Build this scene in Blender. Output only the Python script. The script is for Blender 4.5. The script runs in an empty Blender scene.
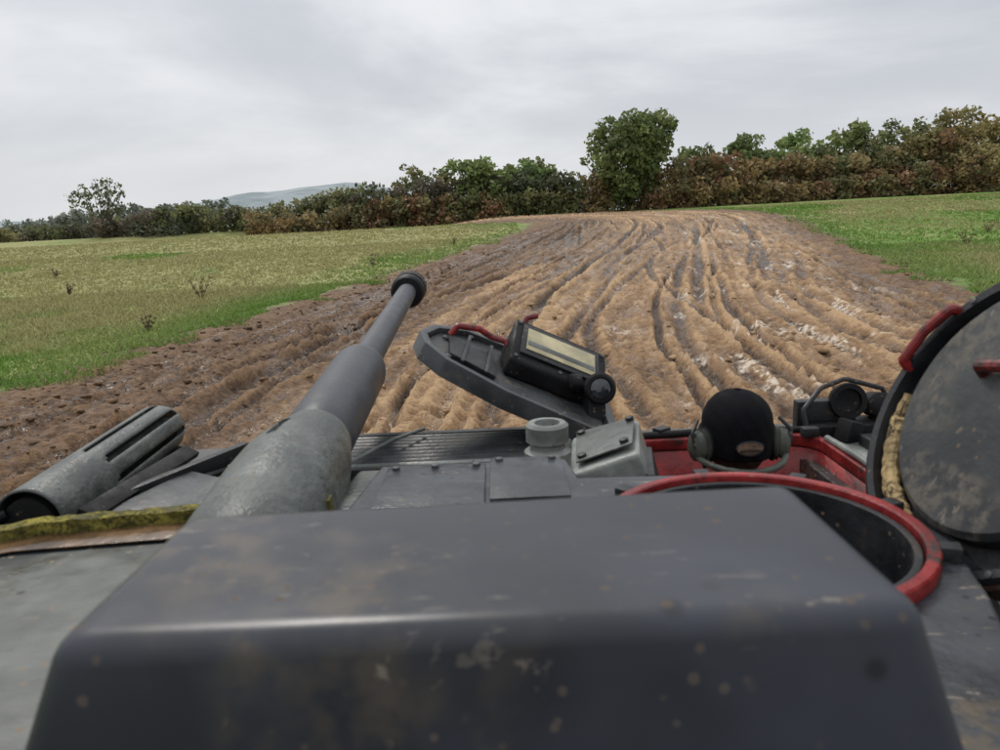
import bpy, bmesh, math, random
import numpy as np
from mathutils import Vector, Matrix
random.seed(7); rng=np.random.default_rng(7)
S=bpy.context.scene
S.view_settings.view_transform='Standard'; S.view_settings.look='None'; S.view_settings.exposure=0
COL=S.collection
# ---------------------------------------------------------------- node helper
class NT:
    def __init__(s,mat):
        s.t=mat.node_tree; s.n=s.t.nodes; s.l=s.t.links
    def new(s,typ): return s.n.new(typ)
    def link(s,a,b): s.l.new(a,b)
    def setin(s,nd,key,v):
        if isinstance(v,bpy.types.NodeSocket): s.l.new(v,nd.inputs[key])
        else: nd.inputs[key].default_value=v
    def math(s,op,a,b=0.0,clamp=False):
        nd=s.n.new('ShaderNodeMath'); nd.operation=op; nd.use_clamp=clamp
        s.setin(nd,0,a); s.setin(nd,1,b)
        return nd.outputs[0]
    def rng(s,v,a,b,c=0.0,d=1.0,smooth=True):
        nd=s.n.new('ShaderNodeMapRange'); nd.interpolation_type='SMOOTHSTEP' if smooth else 'LINEAR'
        s.setin(nd,0,v); nd.inputs[1].default_value=a; nd.inputs[2].default_value=b
        nd.inputs[3].default_value=c; nd.inputs[4].default_value=d
        return nd.outputs[0]
    def noise(s,vec,scale,detail=3,rough=.55,dist=0):
        nd=s.n.new('ShaderNodeTexNoise'); nd.inputs['Scale'].default_value=scale
        nd.inputs['Detail'].default_value=detail; nd.inputs['Roughness'].default_value=rough
        nd.inputs['Distortion'].default_value=dist
        if vec is not None: s.l.new(vec,nd.inputs['Vector'])
        return nd.outputs['Fac']
    def mix(s,f,a,b,mode='MIX'):
        nd=s.n.new('ShaderNodeMix'); nd.data_type='RGBA'; nd.blend_type=mode
        s.setin(nd,0,f); s.setin(nd,6,a if not isinstance(a,tuple) else (*a[:3],1)); s.setin(nd,7,b if not isinstance(b,tuple) else (*b[:3],1))
        return nd.outputs[2]
    def vmul(s,v,k):
        nd=s.n.new('ShaderNodeVectorMath'); nd.operation='MULTIPLY'; s.l.new(v,nd.inputs[0]); nd.inputs[1].default_value=k
        return nd.outputs[0]
    def vadd(s,v,k):
        nd=s.n.new('ShaderNodeVectorMath'); nd.operation='ADD'; s.l.new(v,nd.inputs[0]); nd.inputs[1].default_value=k
        return nd.outputs[0]
    def bump(s,h,st,dist,normal=None):
        nd=s.n.new('ShaderNodeBump'); nd.inputs['Distance'].default_value=dist
        s.setin(nd,'Strength',st); s.l.new(h,nd.inputs['Height'])
        if normal is not None: s.l.new(normal,nd.inputs['Normal'])
        return nd.outputs[0]
def newmat(name):
    m=bpy.data.materials.new(name); m.use_nodes=True
    return m,NT(m),m.node_tree.nodes['Principled BSDF']
def pos(nt): return nt.new('ShaderNodeNewGeometry').outputs['Position']
def objc(nt): return nt.new('ShaderNodeTexCoord').outputs['Object']

def paint(name,base,rough=.42,var=.25,dirt=.25,dirtcol=(.16,.10,.05),scale=6,spec=.5,bump=.15,spots=.3,wet=0.0,dthr=.58,splash=0.0,scr=0.0):
    m,nt,b=newmat(name); p=objc(nt)
    n1=nt.noise(p,scale,3,.6); n2=nt.noise(p,scale*6,3,.6); n3=nt.noise(p,scale*.5,4,.65,.4)
    c=nt.mix(nt.rng(n1,.35,.68),tuple(x*(1-var) for x in base),tuple(min(1,x*(1+var)) for x in base))
    d=nt.math('MULTIPLY',nt.rng(n3,dthr,dthr+.12),nt.rng(n2,.38,.62))
    c=nt.mix(nt.math('MULTIPLY',d,dirt,clamp=True),c,dirtcol)
    vo=nt.new('ShaderNodeTexVoronoi'); vo.inputs['Scale'].default_value=scale*5; nt.link(p,vo.inputs['Vector'])
    sp=nt.math('MULTIPLY',nt.rng(vo.outputs['Distance'],.22,.1),nt.rng(n1,.5,.6))
    c=nt.mix(nt.math('MULTIPLY',sp,spots),c,tuple(x*.35 for x in base))
    if splash>0:
        v2=nt.new('ShaderNodeTexVoronoi'); v2.inputs['Scale'].default_value=42; nt.link(p,v2.inputs['Vector'])
        s2=nt.math('MULTIPLY',nt.rng(nt.math('ADD',v2.outputs['Distance'],nt.math('MULTIPLY',n2,.3)),.36,.26),nt.rng(nt.noise(p,9,2,.6),.47,.6))
        c=nt.mix(nt.math('MULTIPLY',s2,splash,clamp=True),c,(.21,.15,.095))
    if scr>0:
        s3=nt.math('MULTIPLY',nt.rng(nt.noise(nt.vmul(p,(6,22,6)),2.2,4,.7,.6),.62,.68),nt.rng(n3,.48,.6))
        c=nt.mix(nt.math('MULTIPLY',s3,scr,clamp=True),c,(.22,.19,.15))
    nt.link(c,b.inputs['Base Color'])
    r=nt.rng(n1,.3,.7,rough*.75,min(1,rough*1.3))
    if wet>0:
        w=nt.rng(n3,.45,.56)
        r=nt.mix(nt.math('MULTIPLY',w,wet),r,(.14,.14,.14))
    if splash>0: r=nt.mix(s2,r,(.8,.8,.8))
    nt.link(r,b.inputs['Roughness'])
    b.inputs['Specular IOR Level'].default_value=spec
    nt.link(nt.bump(n2,bump,.004),b.inputs['Normal'])
    return m
M={}
M['hood']=paint('hood_paint',(.027,.030,.040),.46,.35,.7,(.10,.08,.055),3.2,.42,.08,.8,wet=.4,dthr=.53,splash=.3,scr=.6)
M['grey']=paint('grey_paint',(.050,.054,.057),.42,.35,.8,(.12,.085,.055),7,.42,.3,.5,splash=.9,scr=.5)
M['gun']=paint('gun_paint',(.048,.052,.061),.50,.25,.7,(.11,.085,.06),6,.38,.3,.4,splash=.5,scr=.5)
M['cast']=paint('cast_armour_paint',(.080,.088,.082),.48,.35,.8,(.10,.08,.05),9,.42,1,.8,wet=.4,splash=.8,scr=.5)
M['lgrey']=paint('light_grey_paint',(.185,.20,.185),.42,.3,1,(.09,.065,.045),9,.5,.4,.9,splash=.9)
M['roof']=paint('wet_turret_roof',(.038,.042,.048),.44,.4,.9,(.09,.07,.045),6,.38,.5,.9,wet=.6,splash=.9,scr=.9)
M['plate']=paint('side_roof_plate',(.095,.10,.090),.44,.35,1,(.07,.06,.035),5,.42,.5,.9,wet=.6,splash=.8,scr=.7,dthr=.48)
M['deck']=paint('muddy_deck',(.046,.046,.046),.44,.45,1,(.13,.088,.052),8,.42,.8,.6,wet=.6,dthr=.46,splash=1)
M['dark']=paint('dark_steel',(.014,.015,.017),.48,.3,.7,(.075,.055,.035),10,.4,.4,.2,splash=.7)
M['black']=paint('black_rubber',(.006,.006,.007),.62,.3,.3,(.05,.04,.028),12,.25,.3,.1,splash=.3)
M['red']=paint('red_paint',(.25,.018,.018),.42,.45,1,(.035,.018,.015),9,.42,.6,1,dthr=.45,splash=.9)
M['rust']=paint('rusty_rim',(.040,.020,.016),.5,.5,.8,(.02,.015,.012),14,.4,.6,.4)
M['moss']=paint('mossy_edge',(.17,.145,.03),.75,.6,.9,(.03,.03,.01),22,.2,1,.9,dthr=.44,splash=.3)
M['puddle']=paint('rusty_water_strip',(.12,.07,.035),.2,.55,.8,(.04,.025,.015),10,.5,.3,.5)
M['foam']=paint('cream_foam',(.38,.28,.14),.85,.4,1,(.07,.05,.032),14,.2,1,.7,dthr=.43)
M['pad']=paint('hatch_pad',(.032,.035,.036),.5,.4,.9,(.10,.088,.07),7,.4,.5,.6,dthr=.54,splash=.5,scr=.6)
M['label']=paint('aged_cream_plate',(.40,.35,.21),.45,.25,.9,(.12,.09,.05),12,.5,.1,.3)
M['skin']=paint('skin',(.42,.24,.17),.5,.08,.1,(.3,.15,.1),20,.4,.1,0)
M['eyew']=paint('eye_white',(.6,.58,.55),.3,.05,0,(.3,.15,.1),20,.4,.0,0)
M['hair']=paint('brown_hair',(.05,.034,.024),.6,.5,0,(.02,.01,.01),60,.3,.9,0)
M['cap']=paint('black_cap_cloth',(.006,.006,.008),.95,.4,.1,(.03,.03,.03),40,.1,.9,0)
M['cloth']=paint('dark_coverall',(.035,.04,.035),.85,.3,.2,(.06,.05,.03),25,.2,.6,0)
M['phones']=paint('headset_shell',(.06,.065,.052),.5,.25,.5,(.04,.03,.02),20,.4,.3,.3,splash=.4)
M['glass']=paint('lens_glass',(.02,.025,.03),.08,.1,0,(.02,.02,.02),5,.8,0,0)
M['badge']=paint('plain_badge',(.17,.115,.08),.7,.4,0,(.1,.1,.1),50,.2,.5,0)
# ---------------------------------------------------------------- mesh helpers
def empty(name,loc=(0,0,0)):
    e=bpy.data.objects.new(name,None); COL.objects.link(e); e.location=loc; e.empty_display_size=.2; return e
def mkobj(name,me,mat=None,parent=None,smooth=True,angle=35):
    o=bpy.data.objects.new(name,me); COL.objects.link(o)
    if mat is not None: me.materials.append(M[mat] if isinstance(mat,str) else mat)
    if smooth:
        for p in me.polygons: p.use_smooth=True
        try: me.set_sharp_from_angle(angle=math.radians(angle))
        except Exception: pass
    if parent is not None: o.parent=parent
    return o
def frombm(name,bm,mat,parent,smooth=True,angle=35):
    bmesh.ops.recalc_face_normals(bm,faces=bm.faces[:])
    me=bpy.data.meshes.new(name); bm.to_mesh(me); bm.free(); return mkobj(name,me,mat,parent,smooth,angle)
def bevel(bm,w,seg=2,minang=25):
    es=[e for e in bm.edges if len(e.link_faces)==2 and e.calc_face_angle(0)>math.radians(minang)]
    if w>0 and es: bmesh.ops.bevel(bm,geom=es,offset=w,segments=seg,profile=.6,affect='EDGES',clamp_overlap=True)
def box(name,c,s,mat,parent,rot=(0,0,0),bev=.006,seg=2):
    bm=bmesh.new(); bmesh.ops.create_cube(bm,size=1)
    for v in bm.verts: v.co=Vector((v.co.x*s[0],v.co.y*s[1],v.co.z*s[2]))
    bevel(bm,bev,seg)
    R=Matrix.Rotation(rot[2],4,'Z')@Matrix.Rotation(rot[1],4,'Y')@Matrix.Rotation(rot[0],4,'X')
    bmesh.ops.transform(bm,matrix=Matrix.Translation(c)@R,verts=bm.verts[:])
    return frombm(name,bm,mat,parent)
def hexa(name,bot,top,mat,parent,bev=.01,seg=3):
    bm=bmesh.new(); vb=[bm.verts.new(p) for p in bot]; vt=[bm.verts.new(p) for p in top]; n=len(vb)
    bm.faces.new(vb[::-1]); bm.faces.new(vt)
    for i in range(n): bm.faces.new((vb[i],vb[(i+1)%n],vt[(i+1)%n],vt[i]))
    bmesh.ops.recalc_face_normals(bm,faces=bm.faces[:]); bevel(bm,bev,seg)
    return frombm(name,bm,mat,parent)
def prism(name,pts,z0,z1,mat,parent,bev=.006):
    return hexa(name,[(x,y,z0) for x,y in pts],[(x,y,z1) for x,y in pts],mat,parent,bev,2)
def basis(n,up=(0,0,1)):
    n=Vector(n).normalized(); a=Vector(up)-n*Vector(up).dot(n)
    if a.length<1e-4: a=Vector((1,0,0))-n*n.x
    a.normalize(); b=n.cross(a).normalized(); return n,a,b
def lathe(name,p0,d,prof,mat,parent,seg=48,up=(0,0,1),angle=35,sq=(1,1)):
    n,a,b=basis(d,up); p0=Vector(p0); bm=bmesh.new(); rings=[]
    for t,r in prof:
        if r<1e-5: rings.append([bm.verts.new(p0+n*t)])
        else: rings.append([bm.verts.new(p0+n*t+a*(r*sq[0]*math.cos(2*math.pi*k/seg))+b*(r*sq[1]*math.sin(2*math.pi*k/seg))) for k in range(seg)])
    for r0,r1 in zip(rings,rings[1:]):
        for k in range(seg):
            k2=(k+1)%seg
            if len(r0)==1 and len(r1)==1: continue
            if len(r0)==1: bm.faces.new((r0[0],r1[k2],r1[k]))
            elif len(r1)==1: bm.faces.new((r0[k],r0[k2],r1[0]))
            else: bm.faces.new((r0[k],r0[k2],r1[k2],r1[k]))
    return frombm(name,bm,mat,parent,True,angle)
def tube(name,pts,r,mat,parent,res=8,cyc=False,smoothp=True):
    cu=bpy.data.curves.new(name,'CURVE'); cu.dimensions='3D'; cu.bevel_depth=r; cu.bevel_resolution=3; cu.use_fill_caps=True
    if smoothp:
        sp=cu.splines.new('NURBS'); sp.order_u=3; sp.use_endpoint_u=not cyc
    else: sp=cu.splines.new('POLY')
    sp.points.add(len(pts)-1); sp.use_cyclic_u=cyc
    for i,p in enumerate(pts): sp.points[i].co=(*p,1)
    sp.resolution_u=res
    o=bpy.data.objects.new(name,cu); COL.objects.link(o)
    dg=bpy.context.evaluated_depsgraph_get(); me=bpy.data.meshes.new_from_object(o.evaluated_get(dg))
    bpy.data.objects.remove(o); me.materials.clear()
    return mkobj(name,me,mat,parent)
def plate_holes(name,outer,holes,z,th,mat,parent,bev=.004):
    cu=bpy.data.curves.new(name,'CURVE'); cu.dimensions='2D'; cu.fill_mode='BOTH'; cu.extrude=th/2; cu.bevel_depth=bev; cu.bevel_resolution=1
    for pl in [outer]+holes:
        sp=cu.splines.new('POLY'); sp.points.add(len(pl)-1); sp.use_cyclic_u=True
        for i,p in enumerate(pl): sp.points[i].co=(p[0],p[1],0,1)
    o=bpy.data.objects.new(name,cu); COL.objects.link(o); 
    dg=bpy.context.evaluated_depsgraph_get(); me=bpy.data.meshes.new_from_object(o.evaluated_get(dg))
    bpy.data.objects.remove(o); me.materials.clear(); me.transform(Matrix.Translation((0,0,z-th/2)))
    return mkobj(name,me,mat,parent,True,30)
def rrect(x0,x1,y0,y1,r,n=6):
    out=[]
    for cx,cy,a0 in((x1-r,y1-r,0),(x0+r,y1-r,90),(x0+r,y0+r,180),(x1-r,y0+r,270)):
        for i in range(n+1):
            a=math.radians(a0+90*i/n); out.append((cx+r*math.cos(a),cy+r*math.sin(a)))
    return out
def circ(cx,cy,r,n=48): return [(cx+r*math.cos(2*math.pi*i/n),cy+r*math.sin(2*math.pi*i/n)) for i in range(n)]
def loopwall(name,ring_out,ring_in,z0,z1,mat,parent,bev=.006):
    bm=bmesh.new(); n=len(ring_out)
    L=[[bm.verts.new((x,y,z)) for x,y in ring] for ring,z in((ring_out,z0),(ring_out,z1),(ring_in,z1),(ring_in,z0))]
    for a in range(4):
        A=L[a];B=L[(a+1)%4]
        for k in range(n): bm.faces.new((A[k],A[(k+1)%n],B[(k+1)%n],B[k]))
    bmesh.ops.recalc_face_normals(bm,faces=bm.faces[:]); bevel(bm,bev,3,50)
    return frombm(name,bm,mat,parent)
# ---------------------------------------------------------------- numpy noise
def vnoise(x,y,seed=0):
    xi=np.floor(x).astype(np.int64); yi=np.floor(y).astype(np.int64); fx=x-xi; fy=y-yi
    fx=fx*fx*(3-2*fx); fy=fy*fy*(3-2*fy)
    def h(a,b):
        n=(a*374761393+b*668265263+seed*144665)&0x7fffffff
        n=((n^(n>>13))*1274126177)&0x7fffffff
        return ((n^(n>>16))&0xffff)/65535.0
    return (h(xi,yi)*(1-fx)+h(xi+1,yi)*fx)*(1-fy)+(h(xi,yi+1)*(1-fx)+h(xi+1,yi+1)*fx)*fy
def fbm(x,y,oct=4,seed=0):
    v=0;a=1;t=0
    for i in range(oct): v=v+a*vnoise(x*2**i,y*2**i,seed+i*17); t+=a; a*=.55
    return v/t
def sstep(a,b,x):
    t=np.clip((x-a)/(b-a),0,1); return t*t*(3-2*t)
def terrain(x,y):
    z=(2.15+.009*np.clip(x,-90,90))*sstep(14,92,y)
    z=z-7*sstep(120,480,y)
    z=z-1.0*sstep(1,-10,x)*sstep(71,79,y)*(1-sstep(91,97,y))*sstep(-60,-40,x)
    z=z+.12*(fbm(x*.07+9,y*.07,3,5)-.5)*sstep(12,30,y+np.abs(x)*.3)*(1-sstep(200,500,y))
    return z
CP=[(.5,-90),(.5,-30),(.5,-5),(1.2,10),(2.4,19),(6.0,33),(10,48),(13,61),(12.8,71),(7.5,78.5),(-2,83),(-11,90),(-18,103),(-22,130),(-30,240)]
def catmull(P,n=9):
    P=[np.array(p,float) for p in P]; out=[]
    for i in range(len(P)-1):
        p0=P[max(i-1,0)];p1=P[i];p2=P[i+1];p3=P[min(i+2,len(P)-1)]
        for k in range(n):
            t=k/n; out.append(.5*((2*p1)+(p2-p0)*t+(2*p0-5*p1+4*p2-p3)*t*t+(3*p1-p0-3*p2+p3)*t**3))
    out.append(P[-1]); return np.array(out)
CL=catmull(CP); SEGL=np.linalg.norm(np.diff(CL,axis=0),axis=1); CUM=np.concatenate([[0],np.cumsum(SEGL)])
def trackcoord(x,y):
    best=np.full(x.shape,1e18); T=np.zeros_like(x); Sg=np.zeros_like(x)
    for i in range(len(CL)-1):
        a=CL[i]; d=CL[i+1]-a; L=SEGL[i]; d=d/L
        rx=x-a[0]; ry=y-a[1]; u=np.clip(rx*d[0]+ry*d[1],0,L)
        ex=rx-u*d[0]; ey=ry-u*d[1]; D=ex*ex+ey*ey; m=D<best
        best=np.where(m,D,best); side=np.sign(rx*d[1]-ry*d[0])
        T=np.where(m,side*np.sqrt(D),T); Sg=np.where(m,CUM[i]+u,Sg)
    return T,Sg-CUM[18]
HW=10.0
RUTS=[]
rr=random.Random(3)
for k in range(38):
    RUTS.append((rr.uniform(-8.8,9.2),rr.uniform(.06,.17),rr.uniform(.08,.20),rr.uniform(.02,.06),rr.uniform(.5,1.8),rr.randint(0,999)))
def mudheight(T,Sg,x,y):
    h=np.zeros_like(T)
    for c,dep,w,fr,amp,sd in RUTS:
        cc=c+amp*(vnoise(Sg*fr+sd,Sg*0+sd,sd)-.5)*2.4+.15*(vnoise(Sg*.35+sd,Sg*0,sd+1)-.5)
        q=(T-cc)/w; on=.25+.75*sstep(.35,.6,vnoise(Sg*.06+sd*1.3,Sg*0+3,sd+2))
        h-=dep*on*np.exp(-q*q); h+=dep*.6*on*(np.exp(-((q-1.7)/.7)**2)+np.exp(-((q+1.7)/.7)**2))*(.3+1.3*vnoise(Sg*3.1,T*4,sd))
    h+= .14*(fbm(T*.55,Sg*.07,4,21)-.5)+.12*(fbm(T*2.6,Sg*.9,4,31)-.5)
    ln=fbm(x*3.8,y*3.8,4,41); h+=.17*(np.abs(ln-.5)*-2+.35)*(.3+1.1*vnoise(T*.5,Sg*.2,43))
    h+=.09*(vnoise(x*9,y*9,47)-.5)*(.4+vnoise(x*.7,y*.7,48))
    m=1-sstep(HW-1.4,HW+.4,np.abs(T)+.9*(fbm(x*.5,y*.5,3,77)-.5))
    h=np.clip(h,-.32,.26)
    berm=.14*np.exp(-((np.abs(T)-HW+.8)/.9)**2)*(fbm(x*1.5,y*1.5,4,55)*1.4-.2)
    return h*m+berm-.03*m,m
# ---------------------------------------------------------------- ground
def axis(segs):
    out=[segs[0][0]]
    for a,b,f in segs:
        v=a
        while v<b: 
            v+=f(v); out.append(min(v,b))
    return np.unique(np.round(np.array(out),4))
xs=axis([(-3000,-120,lambda v:max(6,-v*.12)),(-120,-14,lambda v:max(.35,(-v-10)*.05)),(-14,27,lambda v:.075),(27,120,lambda v:max(.35,(v-22)*.05)),(120,3000,lambda v:max(6,v*.12))])
ys=axis([(-300,-5,lambda v:max(1.2,-v*.1)),(-5,6.5,lambda v:.35),(6.5,110,lambda v:max(.05,.006*v)),(110,4000,lambda v:v*.05)])
GX,GY=np.meshgrid(xs,ys); sh=GX.shape; X=GX.ravel(); Y=GY.ravel()
T,Sg=trackcoord(X,Y); Z=terrain(X,Y); mh,mm=mudheight(T,Sg,X,Y)
near=(1-sstep(95,120,Y)); Z=Z+mh*near+(1-mm)*.06*(fbm(X*1.1,Y*1.1,3,91)-.5)*near
V=np.stack([X,Y,Z],1)
idx=np.arange(len(X)).reshape(sh)
F=np.stack([idx[:-1,:-1],idx[:-1,1:],idx[1:,1:],idx[1:,:-1]],-1).reshape(-1,4)
fT=np.abs(T[F]).min(1); istrack=fT<HW+1.0
def quads_mesh(name,V,F,mats,matidx=None,attrs={},smooth=False,parent=None):
    me=bpy.data.meshes.new(name); me.vertices.add(len(V)); me.vertices.foreach_set('co',V.astype(np.float32).ravel())
    me.loops.add(F.size); me.loops.foreach_set('vertex_index',F.astype(np.int32).ravel())
    me.polygons.add(len(F)); me.polygons.foreach_set('loop_start',np.arange(0,F.size,4,dtype=np.int32))
    if matidx is not None: me.polygons.foreach_set('material_index',matidx.astype(np.int32))
    me.polygons.foreach_set('use_smooth',np.full(len(F),smooth))
    for m in mats: me.materials.append(m)
    for k,(typ,arr) in attrs.items():
        at=me.attributes.new(k,typ,'POINT')
        at.data.foreach_set({'FLOAT':'value','FLOAT_VECTOR':'vector','FLOAT_COLOR':'color'}[typ],arr.astype(np.float32).ravel())
    me.update(calc_edges=True); o=bpy.data.objects.new(name,me); COL.objects.link(o)
    if parent: o.parent=parent
    return o
def sub(name,mask,mat):
    f=F[mask]; u,inv=np.unique(f,return_inverse=True); f=inv.reshape(f.shape)
    tr=np.stack([T[u],Sg[u],mh[u]],1)
    return quads_mesh(name,V[u],f,[mat],attrs={'trk':('FLOAT_VECTOR',tr)},smooth=True)
def grasscol(nt,p,px):
    g2=nt.noise(p,3.0,4,.65); g3=nt.noise(nt.vmul(p,(.5,.22,1)),.5,5,.6)
    gc=nt.mix(nt.rng(g2,.35,.65),(.085,.155,.026),(.16,.245,.05))
    far=nt.math('MULTIPLY',nt.rng(px.outputs[1],16,40),nt.rng(px.outputs[0],6,-6))
    dry=nt.rng(nt.math('ADD',g3,nt.math('MULTIPLY',far,.20)),.46,.68)
    gc=nt.mix(nt.math('MULTIPLY',dry,.8),gc,nt.mix(g2,(.21,.20,.085),(.38,.34,.16)))
    bare=nt.math('MULTIPLY',nt.rng(nt.noise(p,.22,4,.6),.60,.68),nt.rng(px.outputs[0],10,15))
    return nt.mix(bare,gc,(.15,.09,.045))
def ground_mat(track):
    m,nt,b=newmat('muddy_ground' if track else 'field_ground'); p=pos(nt)
    px=nt.new('ShaderNodeSeparateXYZ'); nt.link(p,px.inputs[0])
    gc=grasscol(nt,p,px)
    if not track:
        nt.link(gc,b.inputs['Base Color']); b.inputs['Roughness'].default_value=.9; b.inputs['Specular IOR Level'].default_value=.2
        nt.link(nt.bump(nt.noise(p,9,3,.7),.8,.07),b.inputs['Normal']); return m
    at=nt.new('ShaderNodeAttribute'); at.attribute_name='trk'; tv=at.outputs['Vector']
    sx=nt.new('ShaderNodeSeparateXYZ'); nt.link(tv,sx.inputs[0]); t,s,h=sx.outputs
    st=nt.noise(nt.vmul(tv,(1.1,.10,0)),1.0,5,.62,.3); st2=nt.noise(nt.vmul(tv,(3.2,.5,0)),1.0,5,.65)
    n3=nt.noise(p,7,5,.72)
    k=nt.math('ADD',nt.math('MULTIPLY',st,.40),nt.math('ADD',nt.math('MULTIPLY',st2,.27),nt.math('MULTIPLY',n3,.33)))
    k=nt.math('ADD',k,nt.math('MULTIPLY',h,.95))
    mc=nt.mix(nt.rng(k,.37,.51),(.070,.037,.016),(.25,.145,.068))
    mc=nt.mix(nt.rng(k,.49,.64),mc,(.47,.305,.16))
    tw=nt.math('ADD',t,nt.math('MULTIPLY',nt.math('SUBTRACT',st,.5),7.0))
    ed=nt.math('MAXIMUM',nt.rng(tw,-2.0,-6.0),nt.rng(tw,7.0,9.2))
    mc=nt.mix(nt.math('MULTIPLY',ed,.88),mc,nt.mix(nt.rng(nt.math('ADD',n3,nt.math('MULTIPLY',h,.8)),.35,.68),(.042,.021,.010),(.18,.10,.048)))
    pale=nt.math('MULTIPLY',nt.math('MULTIPLY',nt.rng(nt.noise(nt.vmul(tv,(.9,.20,0)),1.3,4,.65),.56,.63),nt.rng(t,-2,3)),nt.rng(nt.math('ABSOLUTE',t),8.5,7))
    pale=nt.math('MULTIPLY',pale,nt.rng(n3,.43,.56))
    mc=nt.mix(nt.math('MULTIPLY',pale,.75),mc,(.58,.50,.40))  # white sky glints on the wet mud, painted in as a pale colour
    e=nt.math('ADD',nt.math('ABSOLUTE',t),nt.math('MULTIPLY',nt.math('SUBTRACT',nt.noise(p,.8,5,.65),.5),3.6))
    e=nt.math('ADD',e,nt.math('MULTIPLY',nt.math('SUBTRACT',n3,.5),2.0))
    mk=nt.rng(e,HW+.35,HW-.05)
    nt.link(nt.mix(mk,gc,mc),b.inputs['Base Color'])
    wet=nt.rng(nt.math('ADD',st2,nt.math('MULTIPLY',h,-1.6)),.47,.60,.78,.14)
    rg=nt.math('MULTIPLY',wet,nt.rng(pale,0,1,1,.35))
    nt.link(nt.mix(mk,(.9,.9,.9),rg),b.inputs['Roughness'])
    b.inputs['Specular IOR Level'].default_value=.42
    nt.link(nt.bump(st2,.4,.12,nt.bump(n3,nt.rng(pale,0,1,1,.4),.11)),b.inputs['Normal'])
    return m
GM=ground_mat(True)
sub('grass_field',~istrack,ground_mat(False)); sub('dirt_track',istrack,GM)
def gz(x,y):
    x=np.atleast_1d(np.asarray(x,float)); y=np.atleast_1d(np.asarray(y,float))
    T_,S_=trackcoord(x,y); h_,m_=mudheight(T_,S_,x,y)
    return terrain(x,y)+h_*(1-sstep(95,120,y)),T_
# ---------------------------------------------------------------- foliage
def leafmat(name,trans=.25,rough=.6):
    m,nt,b=newmat(name); a=nt.new('ShaderNodeAttribute'); a.attribute_name='col'
    c=a.outputs['Color']
    nt.link(c,b.inputs['Base Color']); b.inputs['Roughness'].default_value=rough; b.inputs['Specular IOR Level'].default_value=.25
    tr=nt.new('ShaderNodeBsdfTranslucent'); nt.link(c,tr.inputs[0]); mx=nt.new('ShaderNodeMixShader'); mx.inputs[0].default_value=trans
    nt.link(b.outputs[0],mx.inputs[1]); nt.link(tr.outputs[0],mx.inputs[2]); nt.link(mx.outputs[0],nt.n['Material Output'].inputs[0])
    return m
LM=leafmat('leaf_foliage',.35); GRM=leafmat('grass_blades',.3,.5)
BM=paint('bark',(.10,.08,.06),.9,.4,0,(.1,.1,.1),3,.1,.8,0)
def leaves(clumps,cols,lsize,dens,r_,gain=2.4):
    P=[];C=[]
    for (cx,cy,cz,r),col in zip(clumps,cols):
        n=max(12,int(dens*r*r)); d=r_.normal(size=(n,3)); d/=np.linalg.norm(d,axis=1)[:,None]
        rad=r*(.35+.75*r_.random((n,1))**.7); q=d*rad; q[:,2]*=.8
        P.append(q+np.array([cx,cy,cz])); c=np.array(col)*gain*(0.6+.75*r_.random((n,1))); C.append(c)  # gain lightens the leaf colours, which also stands in for haze on far trees
    P=np.concatenate(P);C=np.concatenate(C);n=len(P)
    a=r_.normal(size=(n,3)); a/=np.linalg.norm(a,axis=1)[:,None]; b=np.cross(a,r_.normal(size=(n,3))); b/=np.linalg.norm(b,axis=1)[:,None]
    s=lsize*(.5+.9*r_.random((n,1))); a*=s;b*=s*.65
    Vv=np.stack([P-a,P-b*.9,P+a,P+b*.9],1).reshape(-1,3); Ff=np.arange(4*n).reshape(-1,4)
    return Vv,Ff,np.repeat(C,4,0)
def limb(p0,p1,r0,r1,seg=7,wob=.0,steps=4,r_=None):
    p0=np.array(p0,float);p1=np.array(p1,float); n,a,b=basis(tuple(p1-p0),(0.1,.2,1)); a=np.array(a);b=np.array(b); vs=[];fs=[]
    for i in range(steps+1):
        t=i/steps; c=p0+(p1-p0)*t+ (r_.normal(size=3)*wob*math.sin(math.pi*t) if r_ is not None else 0); r=r0+(r1-r0)*t
        for k in range(seg):
            an=2*math.pi*k/seg; vs.append(c+a*r*math.cos(an)+b*r*math.sin(an))
    for i in range(steps):
        for k in range(seg):
            k2=(k+1)%seg; fs.append((i*seg+k,i*seg+k2,(i+1)*seg+k2,(i+1)*seg+k))
    return np.array(vs),np.array(fs)
def build_plantmesh(name,clumps,cols,lsize,dens,limbs,seed,gain=2.4):
    r_=np.random.default_rng(seed); Vv,Ff,Cc=leaves(clumps,cols,lsize,dens,r_,gain); mi=np.zeros(len(Ff),int)
    VV=[Vv];FF=[Ff];CC=[Cc];MI=[mi];off=len(Vv)
    for L in limbs:
        v,f=limb(*L,r_=r_); VV.append(v);FF.append(f+off);CC.append(np.full((len(v),3),.1));MI.append(np.ones(len(f),int)); off+=len(v)
    C=np.concatenate(CC); C=np.concatenate([C,np.ones((len(C),1))],1)
    return quads_mesh(name,np.concatenate(VV),np.concatenate(FF),[LM,BM],np.concatenate(MI),{'col':('FLOAT_COLOR',C)})
GREEN=[(.064,.083,.030),(.082,.102,.036),(.054,.07,.027),(.095,.112,.044)]
OLIVE=[(.088,.090,.038),(.070,.076,.032),(.105,.098,.046),(.060,.067,.030)]
AUT=[(.128,.092,.042),(.100,.074,.037),(.135,.108,.050),(.075,.070,.033),(.108,.064,.035)]
DARK=[(.054,.050,.036),(.048,.052,.032),(.066,.053,.039),(.044,.05,.030)]
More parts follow.
